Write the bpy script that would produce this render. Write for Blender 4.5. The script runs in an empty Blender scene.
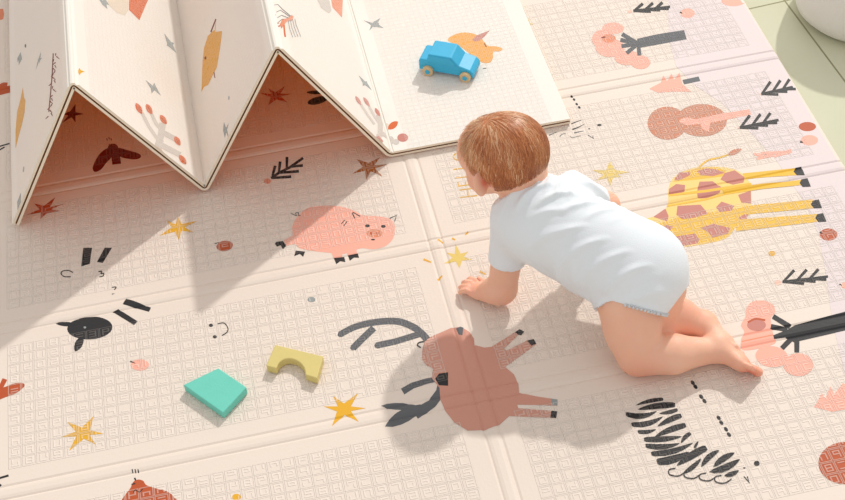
import bpy, bmesh, math, random
import numpy as np
from mathutils import Vector, Matrix
from mathutils.geometry import tessellate_polygon
random.seed(4)
SC = bpy.context.scene
COL = SC.collection
W = 0.30                                   # width of one panel of the folding mat

# ------------------------------------------------------------------ camera
CR = Matrix(((0.976985, 0.189464, -0.097996), (-0.205197, 0.709308, -0.674371), (-0.05826, 0.678959, 0.731861)))
CC = Vector((0.09839986, -1.65848604, 1.5702568))
FPX = 1416.925
cd = bpy.data.cameras.new('camera'); cam = bpy.data.objects.new('camera', cd); COL.objects.link(cam)
cam.matrix_world = Matrix.Translation(CC) @ CR.to_4x4()
cd.sensor_width = 36; cd.lens = 36 * FPX / 845; cd.clip_start = 0.05
SC.camera = cam

def ray(px, py):
    return CR @ Vector(((px - 422.5) / FPX, -(py - 250) / FPX, -1))
def hit(px, py, p0, n):
    d = ray(px, py); t = (p0 - CC).dot(n) / d.dot(n); return CC + d * t
def gnd(px, py, z=0.0):
    return hit(px, py, Vector((0, 0, z)), Vector((0, 0, 1)))

# ------------------------------------------------------------------ helpers
def lin(c):
    return tuple(((v / 255) / 12.92 if v / 255 <= .04045 else ((v / 255 + .055) / 1.055) ** 2.4) for v in c) + (1,)

def new_obj(name, mesh, mats=(), parent=None):
    o = bpy.data.objects.new(name, mesh); COL.objects.link(o)
    for m in mats: mesh.materials.append(m)
    if parent: o.parent = parent
    return o
def from_bm(name, bm, mats=(), parent=None, smooth=False):
    me = bpy.data.meshes.new(name); bm.to_mesh(me); bm.free()
    if smooth:
        for p in me.polygons: p.use_smooth = True
    return new_obj(name, me, mats, parent)
def empty(name, loc, rot=0):
    o = bpy.data.objects.new(name, None); o.location = loc; o.rotation_euler = (0, 0, rot)
    o.empty_display_size = .05; COL.objects.link(o); return o
def tag(o, label, cat):
    o['label'] = label; o['category'] = cat; return o

class NT:
    def __init__(s, nt): s.nt = nt
    def n(s, t, **kw):
        x = s.nt.nodes.new(t)
        for k, v in kw.items(): setattr(x, k, v)
        return x
    def put(s, sock, v):
        if hasattr(v, 'is_output'): s.nt.links.new(v, sock)
        elif v is not None: sock.default_value = v
    def m(s, op, a, b=None, c=None):
        x = s.n('ShaderNodeMath', operation=op)
        s.put(x.inputs[0], a)
        if b is not None: s.put(x.inputs[1], b)
        if c is not None: s.put(x.inputs[2], c)
        return x.outputs[0]

# node group that stamps rows of little boxed characters: height 0..1 from UV (in panels)
def emboss_group():
    g = bpy.data.node_groups.new('embossed_characters', 'ShaderNodeTree')
    g.interface.new_socket('NU', in_out='INPUT', socket_type='NodeSocketFloat')
    g.interface.new_socket('NV', in_out='INPUT', socket_type='NodeSocketFloat')
    g.interface.new_socket('MU', in_out='INPUT', socket_type='NodeSocketFloat')
    g.interface.new_socket('MV', in_out='INPUT', socket_type='NodeSocketFloat')
    g.interface.new_socket('Height', in_out='OUTPUT', socket_type='NodeSocketFloat')
    t = NT(g); gi = t.n('NodeGroupInput'); go = t.n('NodeGroupOutput')
    uv = t.n('ShaderNodeUVMap'); sp = t.n('ShaderNodeSeparateXYZ'); g.links.new(uv.outputs[0], sp.inputs[0])
    U, V = sp.outputs[0], sp.outputs[1]
    fu, fv = t.m('FRACT', U), t.m('FRACT', V)
    du = t.m('SUBTRACT', .5, t.m('ABSOLUTE', t.m('SUBTRACT', fu, .5)))
    dv = t.m('SUBTRACT', .5, t.m('ABSOLUTE', t.m('SUBTRACT', fv, .5)))
    mask = t.m('MULTIPLY', t.m('GREATER_THAN', du, gi.outputs['MU']), t.m('GREATER_THAN', dv, gi.outputs['MV']))
    cu, cv = t.m('MULTIPLY', U, gi.outputs['NU']), t.m('MULTIPLY', V, gi.outputs['NV'])
    x, y = t.m('FRACT', cu), t.m('FRACT', cv)
    iu, iv = t.m('FLOOR', cu), t.m('FLOOR', cv)
    ex = t.m('ABSOLUTE', t.m('SUBTRACT', x, .5)); ey = t.m('ABSOLUTE', t.m('SUBTRACT', y, .5))
    e = t.m('MAXIMUM', ex, ey)
    # a raised frame round every cell
    def ss(v, a, b):
        mr = t.n('ShaderNodeMapRange', interpolation_type='SMOOTHSTEP'); t.put(mr.inputs[0], v)
        mr.inputs[1].default_value = a; mr.inputs[2].default_value = b; return mr.outputs[0]
    frame = t.m('SUBTRACT', 1, ss(t.m('ABSOLUTE', t.m('SUBTRACT', e, .445)), .02, .055))
    tot = frame
    segs = [('h', .24, 0), ('h', .5, 0), ('h', .76, 0), ('v', .28, .37), ('v', .28, .63), ('v', .72, .37), ('v', .72, .63)]
    for k, (kind, a, b) in enumerate(segs):
        cb = t.n('ShaderNodeCombineXYZ'); t.put(cb.inputs[0], iu); t.put(cb.inputs[1], iv); cb.inputs[2].default_value = k * 3.7 + .5
        wn = t.n('ShaderNodeTexWhiteNoise', noise_dimensions='3D'); g.links.new(cb.outputs[0], wn.inputs['Vector'])
        on = t.m('GREATER_THAN', wn.outputs['Value'], .36)
        if kind == 'h':
            d = t.m('MAXIMUM', t.m('ABSOLUTE', t.m('SUBTRACT', y, a)), t.m('SUBTRACT', t.m('ABSOLUTE', t.m('SUBTRACT', x, .5)), .22))
        else:
            d = t.m('MAXIMUM', t.m('ABSOLUTE', t.m('SUBTRACT', x, a)), t.m('SUBTRACT', t.m('ABSOLUTE', t.m('SUBTRACT', y, b)), .13))
        tot = t.m('MAXIMUM', tot, t.m('MULTIPLY', on, t.m('SUBTRACT', 1, ss(d, .025, .085))))
    g.links.new(t.m('MULTIPLY', tot, mask), go.inputs[0])
    return g
EMB = emboss_group()

def mat_pvc(name, rgb, kind='flat', rough=.55, trans=None):
    m = bpy.data.materials.new(name); m.use_nodes = True; nt = m.node_tree; t = NT(nt)
    b = nt.nodes['Principled BSDF']; out = nt.nodes['Material Output']
    b.inputs['Roughness'].default_value = rough; b.inputs['Specular IOR Level'].default_value = .3
    base = lin(rgb)
    e = t.n('ShaderNodeGroup'); e.node_tree = EMB
    vals = (36, 16, 2 / 36, 2 / 16) if kind == 'flat' else (30, 30, 3 / 30, 0)
    for s, v in zip(('NU', 'NV', 'MU', 'MV'), vals): e.inputs[s].default_value = v
    # the raised lines are mixed a little paler than the base colour
    mx = t.n('ShaderNodeMix', data_type='RGBA')
    mx.inputs[6].default_value = base
    hi = lin((250, 240, 230)); mx.inputs[7].default_value = tuple(c + (q - c) * (.40 if base[0] > .3 else .10) for c, q in zip(base[:3], hi)) + (1,)
    nt.links.new(t.m('MULTIPLY', e.outputs[0], .75), mx.inputs[0]); nt.links.new(mx.outputs[2], b.inputs['Base Color'])
    nz = t.n('ShaderNodeTexNoise'); nz.inputs['Scale'].default_value = 260
    tc = t.n('ShaderNodeTexCoord'); nt.links.new(tc.outputs['Object'], nz.inputs['Vector'])
    hh = t.m('ADD', t.m('MULTIPLY', e.outputs[0], 1.0), t.m('MULTIPLY', nz.outputs[0], .35))
    bp = t.n('ShaderNodeBump'); bp.inputs['Strength'].default_value = .8
    bp.inputs['Distance'].default_value = .0008 if kind == 'flat' else .0003
    nt.links.new(hh, bp.inputs['Height']); nt.links.new(bp.outputs[0], b.inputs['Normal'])
    if trans:
        tr = t.n('ShaderNodeBsdfTranslucent'); tr.inputs[0].default_value = lin(trans[0])
        ms = t.n('ShaderNodeMixShader'); ms.inputs[0].default_value = trans[1]
        nt.links.new(b.outputs[0], ms.inputs[1]); nt.links.new(tr.outputs[0], ms.inputs[2]); nt.links.new(ms.outputs[0], out.inputs[0])
    return m
def mat_simple(name, rgb, rough=.6, noise=0., scale=40., bump=0., bscale=200., sss=0.):
    m = bpy.data.materials.new(name); m.use_nodes = True; nt = m.node_tree; t = NT(nt)
    b = nt.nodes['Principled BSDF']; b.inputs['Roughness'].default_value = rough; b.inputs['Specular IOR Level'].default_value = .3
    base = lin(rgb); tc = t.n('ShaderNodeTexCoord')
    nz = t.n('ShaderNodeTexNoise'); nz.inputs['Scale'].default_value = scale; nz.inputs['Detail'].default_value = 4
    nt.links.new(tc.outputs['Object'], nz.inputs['Vector'])
    mx = t.n('ShaderNodeMix', data_type='RGBA')
    mx.inputs[6].default_value = tuple(c * (1 - noise) for c in base[:3]) + (1,); mx.inputs[7].default_value = tuple(min(1, c * (1 + noise)) for c in base[:3]) + (1,)
    nt.links.new(nz.outputs[0], mx.inputs[0]); nt.links.new(mx.outputs[2], b.inputs['Base Color'])
    if bump:
        n2 = t.n('ShaderNodeTexNoise'); n2.inputs['Scale'].default_value = bscale; nt.links.new(tc.outputs['Object'], n2.inputs['Vector'])
        bp = t.n('ShaderNodeBump'); bp.inputs['Strength'].default_value = .6; bp.inputs['Distance'].default_value = bump
        nt.links.new(n2.outputs[0], bp.inputs['Height']); nt.links.new(bp.outputs[0], b.inputs['Normal'])
    if sss:
        b.inputs['Subsurface Weight'].default_value = sss; b.inputs['Subsurface Radius'].default_value = (1, .35, .2); b.inputs['Subsurface Scale'].default_value = .008
    return m

INK = {'gold': (228, 172, 40), 'palegold': (226, 198, 110), 'pink': (247, 176, 156), 'palepink': (246, 196, 176), 'rust': (186, 84, 44), 'darkred': (120, 30, 24),
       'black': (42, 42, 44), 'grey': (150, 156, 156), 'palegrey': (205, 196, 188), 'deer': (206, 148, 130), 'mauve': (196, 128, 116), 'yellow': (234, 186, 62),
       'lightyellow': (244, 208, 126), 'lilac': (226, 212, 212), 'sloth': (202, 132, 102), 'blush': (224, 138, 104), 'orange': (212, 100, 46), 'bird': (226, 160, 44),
       'sand': (226, 210, 190), 'tan': (172, 100, 40), 'slate': (96, 98, 102), 'peach': (236, 164, 66)}
INKS = list(INK)
MATCOL = (232, 218, 206)
# every top-of-mat material: slot 0 = plain mat, then one slot for each printed ink
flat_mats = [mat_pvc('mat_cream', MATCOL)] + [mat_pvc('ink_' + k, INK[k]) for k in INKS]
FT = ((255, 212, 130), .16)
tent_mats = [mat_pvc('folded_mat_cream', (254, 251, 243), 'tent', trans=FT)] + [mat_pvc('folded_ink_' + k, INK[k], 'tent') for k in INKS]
m_under = mat_simple('mat_underside', (245, 192, 88), .6)
_t = NT(m_under.node_tree); _tr = _t.n('ShaderNodeBsdfTranslucent'); _tr.inputs[0].default_value = lin((255, 185, 80)); _ms = _t.n('ShaderNodeMixShader'); _ms.inputs[0].default_value = .75
_o = m_under.node_tree.nodes['Material Output']; m_under.node_tree.links.new(m_under.node_tree.nodes['Principled BSDF'].outputs[0], _ms.inputs[1]); m_under.node_tree.links.new(_tr.outputs[0], _ms.inputs[2]); m_under.node_tree.links.new(_ms.outputs[0], _o.inputs[0])
m_edge = mat_simple('mat_edge_foam', (240, 228, 208), .6, .03)
m_brown = mat_simple('brown_edge_groove', (150, 96, 48), .7, .15)  # brown tone of the recess between the two foam layers

# ------------------------------------------------------------------ print tools (2D outlines in photo pixels laid on the mat's own plane)
def catmull(pts, closed, n=6):
    P = [np.array(p, float) for p in pts]; N = len(P); out = []
    rng = range(N) if closed else range(N - 1)
    for i in rng:
        if closed: a, b, c, d = P[i - 1], P[i], P[(i + 1) % N], P[(i + 2) % N]
        else: a, b, c, d = P[max(i - 1, 0)], P[i], P[i + 1], P[min(i + 2, N - 1)]
        for k in range(n):
            t = k / n
            out.append(tuple(.5 * ((2 * b) + (c - a) * t + (2 * a - 5 * b + 4 * c - d) * t * t + (3 * b - a - 3 * c + d) * t ** 3)))
    if not closed: out.append(tuple(P[-1]))
    return out
class Art:
    def __init__(s): s.shapes = []; s.o = (0, 0); s.k = 1.
    def frame(s, x, y, k): s.o = (x, y); s.k = k; return s
    def T(s, p): return (s.o[0] + p[0] / s.k, s.o[1] + p[1] / s.k)
    def poly(s, ink, pts, smooth=False):
        pts = [s.T(p) for p in pts]
        if smooth: pts = catmull(pts, True, 5)
        s.shapes.append((ink, pts)); return s
    def ell(s, ink, cx, cy, rx, ry, rot=0, n=28):
        c, sn = math.cos(math.radians(rot)), math.sin(math.radians(rot)); pts = []
        for i in range(n):
            a = 2 * math.pi * i / n; x, y = rx * math.cos(a), ry * math.sin(a)
            pts.append((cx + x * c - y * sn, cy + x * sn + y * c))
        return s.poly(ink, pts)
    def line(s, ink, pts, w0, w1=None, smooth=False):
        if w1 is None: w1 = w0
        if smooth: pts = catmull(pts, False, 6)
        n = len(pts); L, R = [], []
        for i, p in enumerate(pts):
            a = pts[max(i - 1, 0)]; b = pts[min(i + 1, n - 1)]
            dx, dy = b[0] - a[0], b[1] - a[1]; l = math.hypot(dx, dy) or 1
            t = i / (n - 1); w = (w0 + (w1 - w0) * t) / 2
            L.append((p[0] - dy / l * w, p[1] + dx / l * w)); R.append((p[0] + dy / l * w, p[1] - dx / l * w))
        return s.poly(ink, L + R[::-1])
    def leaf(s, ink, a, b, w, bend=0, blunt=0):
        m = ((a[0] + b[0]) / 2, (a[1] + b[1]) / 2); dx, dy = b[0] - a[0], b[1] - a[1]; l = math.hypot(dx, dy)
        nx, ny = -dy / l, dx / l; m = (m[0] + nx * bend, m[1] + ny * bend)
        q = lambda t, o: (a[0] + (b[0] - a[0]) * t + nx * (o + bend * 4 * t * (1 - t)), a[1] + (b[1] - a[1]) * t + ny * (o + bend * 4 * t * (1 - t)))
        prof = [(0, 0), (.15, .62), (.35, .95), (.55, 1), (.75, .8), (.92, .4), (1, 0)]
        if blunt == 1: prof = [(0, .55), (.06, .85), (.3, 1), (.55, .95), (.75, .7), (.92, .35), (1, 0)]
        if blunt == 2: prof = [(0, 0), (.08, .35), (.25, .7), (.45, .95), (.7, 1), (.94, .85), (1, .55)]
        if blunt: return s.poly(ink, [q(t, v * w / 2) for t, v in prof] + [q(t, -v * w / 2) for t, v in prof[::-1]])
        return s.poly(ink, [q(t, v * w / 2) for t, v in prof] + [q(t, -v * w / 2) for t, v in prof[::-1][1:-1]])
    def star(s, ink, c, tips, inner=.36):
        tips = sorted(tips, key=lambda p: math.atan2(p[1] - c[1], p[0] - c[0])); pts = []
        for i, a in enumerate(tips):
            b = tips[(i + 1) % len(tips)]; pts.append(a)
            m = ((a[0] + b[0]) / 2 - c[0], (a[1] + b[1]) / 2 - c[1]); l = math.hypot(*m) or 1
            ra = (math.hypot(a[0] - c[0], a[1] - c[1]) + math.hypot(b[0] - c[0], b[1] - c[1])) / 2
            # direction of the notch: bisector of the two spike directions
            aa = math.atan2(a[1] - c[1], a[0] - c[0]); bb = math.atan2(b[1] - c[1], b[0] - c[0])
            if bb < aa: bb += 2 * math.pi
            th = (aa + bb) / 2; r = ra * inner
            pts.append((c[0] + r * math.cos(th), c[1] + r * math.sin(th) * .8))
        return s.poly(ink, pts)
    def twig(s, base, tip, h, ink='black', w=2.2, dot=True):
        bx, by = base; tx, ty = tip; dx, dy = tx - bx, ty - by
        s.line(ink, [base, tip], w * 1.1)
        for f in (.02, .32, .60):
            p = (bx + dx * f, by + dy * f); r = 1 - f * .35
            s.line(ink, [p, (p[0] + dx * .24 * r, p[1] + dy * .24 - h * r)], w, w * 1.25)
            s.line(ink, [p, (p[0] + dx * .46 * r, p[1] + dy * .46 + h * .42 * r)], w, w * 1.1)
        if dot: s.ell('palepink' if dot is True else dot, bx - 4, by + .6, 3.6, 2.4)
        return s

G = Art()
G.frame(600, 0, 3.449)
# flat lilac area along the right-hand side
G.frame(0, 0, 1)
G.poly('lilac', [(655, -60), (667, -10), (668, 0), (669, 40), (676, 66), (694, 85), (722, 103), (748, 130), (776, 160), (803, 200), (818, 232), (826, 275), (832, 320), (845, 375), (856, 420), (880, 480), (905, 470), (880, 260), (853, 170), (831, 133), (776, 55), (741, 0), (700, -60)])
G.frame(0, 170, 7.14)
G.star('rust', (320, 285), [(395, 195), (455, 243), (430, 293), (290, 350), (190, 322), (245, 240)])
G.frame(0, 120, 3.84)
G.poly('darkred', [(418, 108), (385, 128), (362, 165), (356, 188), (366, 200), (388, 190), (408, 165), (428, 140)], True)
G.poly('darkred', [(452, 108), (490, 116), (530, 128), (542, 140), (528, 150), (495, 150), (458, 138)], True)
G.ell('darkred', 434, 108, 20, 17).poly('darkred', [(424, 120), (458, 118), (465, 168), (432, 172)])
for x, y in ((410, 70), (418, 66), (426, 70), (419, 92)): G.line('darkred', [(x, y), (x + 2, y + 9)], 3)
G.line('black', [(-10, 104), (37, 90)], 5).line('black', [(-5, 117), (18, 104)], 5)
G.star('gold', (683, 413), [(683, 370), (757, 388), (745, 432), (688, 463), (612, 445), (638, 385)])
G.frame(0, 240, 3.84)
G.poly('black', [(320, 30), (353, 30), (345, 92), (312, 102)]).poly('black', [(402, 30), (430, 30), (395, 88), (372, 85)])
G.line('black', [(280, 125), (262, 117), (240, 120), (235, 130), (248, 141), (272, 141)], 4, smooth=True)
G.line('black', [(378, 122), (390, 120), (388, 130), (398, 128), (396, 138), (382, 142)], 4, smooth=True)
G.line('black', [(430, 182), (446, 181), (440, 192), (451, 194), (448, 206), (430, 208)], 4, smooth=True)
G.ell('black', 345, 338, 87, 44, -3).leaf('black', (213, 320), (290, 325), 18).leaf('black', (318, 370), (288, 428), 30)
G.poly('black', [(484, 224), (580, 260), (572, 276), (472, 248)]).poly('black', [(432, 276), (455, 266), (528, 312), (515, 327)])
G.ell('grey', 326, 336, 5, 4)
G.ell('pink', 537, 480, 35, 22).line('black', [(500, 466), (520, 474)], 6, 2)
G.frame(200, 240, 3.84)
G.ell('rust', 95, 23, 32, 20, -8).line('black', [(57, 14), (72, 10)], 4, 2)
G.ell('grey', 428, 229, 15, 10)
G.ell('black', 42, 328, 8, 6).ell('black', 57, 372, 8, 6).line('black', [(68, 322), (92, 319), (107, 338), (103, 355), (84, 367)], 4, smooth=True)
# pig
G.frame(270, 190, 6.036)
G.poly('pink', [(135, 255), (142, 200), (180, 145), (240, 106), (330, 95), (425, 100), (500, 122), (560, 152), (640, 158), (720, 172), (752, 212), (752, 262), (735, 305), (690, 342), (620, 358), (545, 352), (450, 385), (370, 380), (220, 362), (160, 335)], True)
G.poly('pink', [(135, 275), (175, 320), (98, 338), (82, 306)]).poly('pink', [(365, 365), (440, 365), (435, 405), (385, 412)]).poly('pink', [(455, 355), (520, 345), (525, 385), (472, 398)])
G.poly('black', [(36, 314), (78, 308), (98, 338), (78, 358), (64, 334), (42, 342), (30, 326)])
G.poly('black', [(155, 366), (212, 372), (200, 404), (180, 386), (146, 400)])
G.poly('black', [(385, 410), (448, 402), (455, 438), (425, 432), (400, 450)])
G.poly('black', [(470, 394), (530, 382), (538, 412), (508, 410), (482, 430)])
G.line('black', [(545, 160), (502, 136), (496, 140), (512, 172)], 6).line('black', [(722, 172), (764, 153), (752, 190)], 6)
G.line('black', [(185, 155), (170, 152), (172, 138), (155, 140), (160, 155), (145, 150), (125, 140)], 4, smooth=True)
G.line('black', [(430, 205), (452, 182)], 5).line('black', [(445, 218), (465, 190)], 5)
G.ell('black', 588, 217, 14, 9).ell('black', 684, 220, 14, 9).ell('blush', 632, 262, 50, 25).ell('rust', 612, 262, 9, 8).ell('rust', 650, 262, 9, 8)
G.ell('black', 622, 300, 12, 5)
# lower left
G.frame(0, 370, 3.84)
G.poly('rust', [(465, 505), (482, 478), (500, 455), (512, 430), (530, 421), (550, 426), (562, 442), (600, 455), (640, 466), (668, 488), (674, 520), (470, 530)], True)
for x in (508, 519, 530): G.line('black', [(x, 382), (x + 2, 395)], 4)
G.line('black', [(517, 414), (521, 424)], 6).line('black', [(505, 440), (520, 436)], 5).line('black', [(512, 470), (520, 460), (535, 470), (548, 458)], 4)
G.star('gold', (320, 242), [(360, 177), (400, 245), (367, 286), (265, 311), (233, 258), (258, 199)])
G.poly('rust', [(-20, 78), (20, 65), (60, 50), (90, 52), (93, 64), (60, 90), (20, 105), (-20, 118)], True).poly('rust', [(-10, 75), (10, 32), (28, 38), (12, 68)])
G.line('black', [(-10, 418), (33, 405)], 8).line('black', [(-10, 450), (5, 440)], 7)
G.frame(200, 370, 3.84)
G.star('gold', (552, 150), [(608, 88), (637, 147), (610, 201), (507, 217), (475, 140), (511, 100)])
G.ell('gold', 140, 488, 17, 12)
# inside and in front of the folded mat
G.frame(200, 120, 3.84)
G.line('black', [(273, 224), (300, 205), (345, 182), (396, 146)], 10)
for a, b in (((278, 216), (289, 176)), ((303, 200), (308, 160)), ((333, 184), (334, 142)), ((275, 223), (350, 218)), ((308, 203), (380, 197)), ((345, 180), (395, 175))): G.line('black', [a, b], 9, 11)
G.ell('blush', 259, 235, 14, 10)
G.star('tan', (648, 182), [(692, 143), (722, 170), (700, 217), (638, 231), (584, 207), (601, 150)])
G.frame(200, 0, 3.84)
G.star('rust', (290, 368), [(327, 330), (354, 360), (337, 394), (262, 405), (230, 357), (262, 340)])
G.ell('black', 448, 355, 38, 7).ell('black', 452, 386, 40, 14, -14)
G.frame(0, 0, 3.84)
G.star('darkred', (278, 438), [(290, 400), (322, 438), (290, 470), (240, 472), (235, 440)])
# HELLO, reading up the mat beside the baby's head
G.frame(0, 0, 3.84)
G.poly('blush', [(-10, 35), (12, 34), (16, 55), (12, 74), (-10, 80)]).poly('rust', [(-10, 330), (12, 316), (30, 318), (28, 332), (62, 326), (62, 350), (-10, 368)])
G.frame(440, 130, 6.25)
for pts in ([(125, 422), (232, 410)], [(122, 376), (226, 362)], [(176, 416), (172, 372)],
            [(112, 352), (214, 338)], [(115, 352), (112, 325)], [(163, 344), (160, 322)], [(212, 340), (208, 312)],
            [(95, 300), (200, 290)], [(198, 290), (196, 262)], [(84, 246), (190, 236)], [(188, 236), (186, 208)]):
    G.line('gold', pts, 7)
G.line('gold', [(118, 142), (92, 152), (84, 168), (96, 184), (130, 190), (165, 184), (180, 168), (170, 150), (140, 140), (118, 142)], 8, smooth=True)
G.frame(400, 240, 3.84)
G.star('palegold', (225, 68), [(213, 15), (262, 45), (278, 76), (228, 108), (168, 92), (178, 48)], .42)
for a, b in (((90, 74), (120, 86)), ((145, 154), (162, 138)), ((145, -2), (165, 12)), ((306, 121), (328, 132)), ((200, -6), (212, 2)), ((250, -20), (262, -32))): G.line('gold', [a, b], 8, 5)
G.frame(540, 160, 2.94)
G.star('palegold', (207, 42), [(205, 3), (264, 36), (240, 50), (206, 77), (166, 60), (154, 30)], .42)
G.frame(540, 90, 8.34)
for x, y in ((265, 55), (284, 80), (306, 118), (328, 146)): G.ell('black', x, y, 12, 9, 40)
G.line('black', [(262, 282), (345, 250)], 9, 4).line('black', [(270, 330), (320, 312), (370, 284)], 12, 3).line('slate', [(285, 358), (360, 342)], 10, 4).line('slate', [(250, 385), (265, 400), (340, 382)], 5, 4)
G.line('slate', [(165, 390), (180, 370), (215, 362)], 7, 4).line('slate', [(75, 378), (90, 372), (140, 350)], 10, 4)
G.ell('slate', 410, 324, 9, 5).ell('black', 495, 293, 19, 9).line('slate', [(400, 376), (448, 406), (440, 380)], 6)
# upper right: cloud-maned head, palm trunk, small twigs
G.frame(600, 0, 3.449)
G.star('palegold', (-248, 82), [(-262, 78), (-244, 62), (-230, 84), (-244, 104)])
for q in ((45, 98, 38, 20), (8, 135, 36, 32), (35, 165, 50, 32), (95, 200, 45, 25), (140, 215, 34, 23)): G.ell('pink', *q)
G.ell('blush', 30, 133, 24, 15).line('darkred', [(5, 130), (18, 128)], 4)
G.poly('slate', [(128, 134), (200, 118), (290, 104), (299, 136), (210, 152), (132, 166)])
for a in ((76, 118), (70, 138), (74, 160), (92, 184), (136, 192)): G.line('slate', [a, (132, 150)], 14, 12)
G.twig((115, 38), (242, 24), 22, w=8.5, dot=False).ell('palepink', 102, 40, 8, 5)
G.ell('pink', 302, 46, 25, 17).line('black', [(275, 42), (284, 46)], 6, 3)
G.ell('pink', 460, 2, 42, 20)
G.poly('pink', [(170, 306), (210, 285), (218, 262), (232, 280), (246, 255), (256, 275), (274, 252), (284, 290), (315, 316), (250, 316), (200, 320)])
G.poly('slate', [(284, 276), (340, 264), (346, 280), (290, 291)])
G.ell('sloth', 232, 425, 68, 57).ell('sloth', 350, 415, 88, 56)
G.poly('pink', [(280, 410), (300, 405), (330, 412), (420, 392), (515, 377), (522, 396), (440, 412), (380, 424), (375, 455), (352, 445), (345, 428), (300, 432), (272, 422)])
G.twig((556, 325), (680, 297), 36, w=8.5).twig((482, 441), (616, 414), 36, w=8.5)
G.ell('rust', 715, 437, 30, 16).ell('pink', 722, 484, 30, 18).line('black', [(690, 489), (700, 492)], 8, 4)
G.frame(600, 130, 3.449)
for a, b in (((530, 82), (560, 90)), ((540, 100), (600, 84)), ((555, 80), (650, 78)), ((600, 92), (660, 72))): G.line('pink', [a, b], 8, 14)
# giraffe
G.frame(640, 140, 4.54)
G.poly('lightyellow', [(20, 365), (70, 345), (110, 318), (128, 290), (128, 230), (145, 180), (190, 145), (260, 125), (360, 122), (430, 135), (480, 168), (502, 215), (505, 290), (495, 340), (440, 390), (400, 440), (330, 465), (180, 485), (120, 440), (60, 410)], True)
G.poly('yellow', [(75, 385), (170, 352), (500, 300), (495, 340), (440, 390), (400, 438), (330, 463), (180, 484), (130, 445)])
G.poly('yellow', [(150, 190), (195, 150), (260, 128), (350, 124), (390, 140), (380, 165), (260, 180)])
for q in ([(178, 148), (228, 146), (225, 162), (175, 185), (155, 180)], [(258, 142), (300, 128), (350, 135), (385, 150), (330, 165), (275, 160)], [(365, 180), (385, 150), (430, 138), (475, 170), (470, 195), (420, 205)],
          [(132, 222), (165, 200), (205, 205), (202, 235), (130, 258)], [(258, 235), (270, 190), (330, 188), (368, 215), (362, 240), (300, 265), (262, 262)], [(445, 250), (503, 230), (505, 290), (460, 285)],
          [(165, 340), (170, 300), (275, 294), (310, 335), (240, 355), (190, 360)], [(345, 305), (370, 280), (428, 300), (415, 322), (360, 328)], [(60, 350), (115, 312), (130, 345), (125, 370)],
          [(85, 405), (120, 385), (150, 395), (125, 425), (100, 425)], [(150, 440), (250, 425), (270, 450), (260, 470), (180, 485)], [(275, 400), (330, 380), (408, 400), (400, 425), (330, 445), (310, 420)], [(450, 350), (490, 330), (485, 365), (455, 378)]):
    G.poly('mauve', q)
G.line('yellow', [(130, 252), (300, 234), (505, 202)], 12).line('yellow', [(122, 300), (300, 270), (420, 236)], 8)
G.frame(600, 130, 3.449)
G.poly('yellow', [(492, 150), (672, 132), (680, 158), (500, 168)]).poly('yellow', [(420, 206), (560, 186), (695, 172), (700, 190), (560, 204), (430, 224)])
G.poly('yellow', [(500, 262), (735, 240), (742, 270), (500, 292)]).poly('yellow', [(470, 310), (748, 290), (757, 316), (470, 350)])
for x, y in ((686, 143), (707, 182), (746, 256), (761, 303)):
    G.poly('black', [(x - 19, y + 2), (x - 12, y - 12), (x + 8, y - 16), (x + 20, y + 14), (x - 8, y + 15)])
G.line('yellow', [(338, 132), (370, 106), (410, 96), (446, 84)], 6, smooth=True).leaf('sloth', (440, 86), (488, 66), 17)
G.ell('rust', 788, 361, 31, 21).line('black', [(758, 352), (766, 358)], 6, 3).ell('gold', 593, 426, 12, 9)
G.frame(730, 230, 5)
G.twig((262, 260), (490, 233), 52, w=12, dot=False).ell('palepink', 240, 264, 17, 12)
G.ell('pink', 576, 278, 22, 16).line('black', [(546, 272), (560, 277)], 7, 4)
# big tree on the right
G.frame(740, 290, 4.543)
G.poly('pink', [(30, 80), (60, 52), (110, 48), (152, 70), (158, 105), (140, 130), (150, 200), (155, 245), (20, 274), (5, 228), (20, 190), (5, 160), (25, 120)], True)
G.ell('pink', 145, 303, 75, 48, 8).ell('pink', 265, 340, 68, 52).ell('mauve', 75, 160, 43, 27).line('rust', [(35, 148), (70, 132), (115, 138)], 9, smooth=True)
G.line('blush', [(8, 236), (150, 206)], 5)
G.poly('black', [(150, 208), (215, 182), (250, 158), (480, 98), (600, 70), (600, 160), (480, 184), (245, 238), (205, 216), (155, 224)])
for a, b in (((150, 120), (228, 168)), ((140, 166), (215, 182)), ((190, 266), (232, 222)), ((258, 284), (258, 228))): G.line('black', [a, b], 22, 24)
G.frame(600, 355, 3.449)
G.poly('pink', [(738, 180), (752, 158), (765, 130), (776, 152), (795, 108), (808, 135), (838, 97), (850, 104), (870, 110), (870, 200), (840, 188), (802, 196)])
G.ell('rust', 845, 373, 92, 73)
# zebra
G.frame(610, 380, 4.17)
for a, b, w, bd, bl in (((108, 106), (222, 80), 17, -5, 2), ((115, 124), (272, 104), 26, -5, 2), ((66, 142), (196, 130), 24, 15, 1), ((205, 140), (282, 124), 17, 3, 2), ((90, 186), (222, 152), 24, 13, 1), ((198, 194), (298, 148), 24, -4, 2),
                    ((116, 216), (192, 206), 18, 6, 1), ((186, 238), (316, 188), 26, -5, 2), ((142, 248), (300, 236), 24, 5, 1), ((148, 274), (292, 264), 24, 10, 1), ((296, 264), (336, 222), 18, -5, 2), ((172, 308), (347, 262), 25, 13, 1),
                    ((196, 342), (330, 300), 34, 10, 1), ((278, 358), (402, 282), 32, -4, 2), ((352, 284), (368, 256), 11, 0, 1), ((302, 392), (380, 328), 20, 5, 0), ((380, 364), (456, 294), 24, -9, 0), ((430, 364), (520, 304), 26, -6, 0),
                    ((413, 384), (542, 330), 29, 10, 0), ((476, 400), (537, 378), 20, 4, 0)): G.leaf('black', a, b, w, bd, bl)
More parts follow.
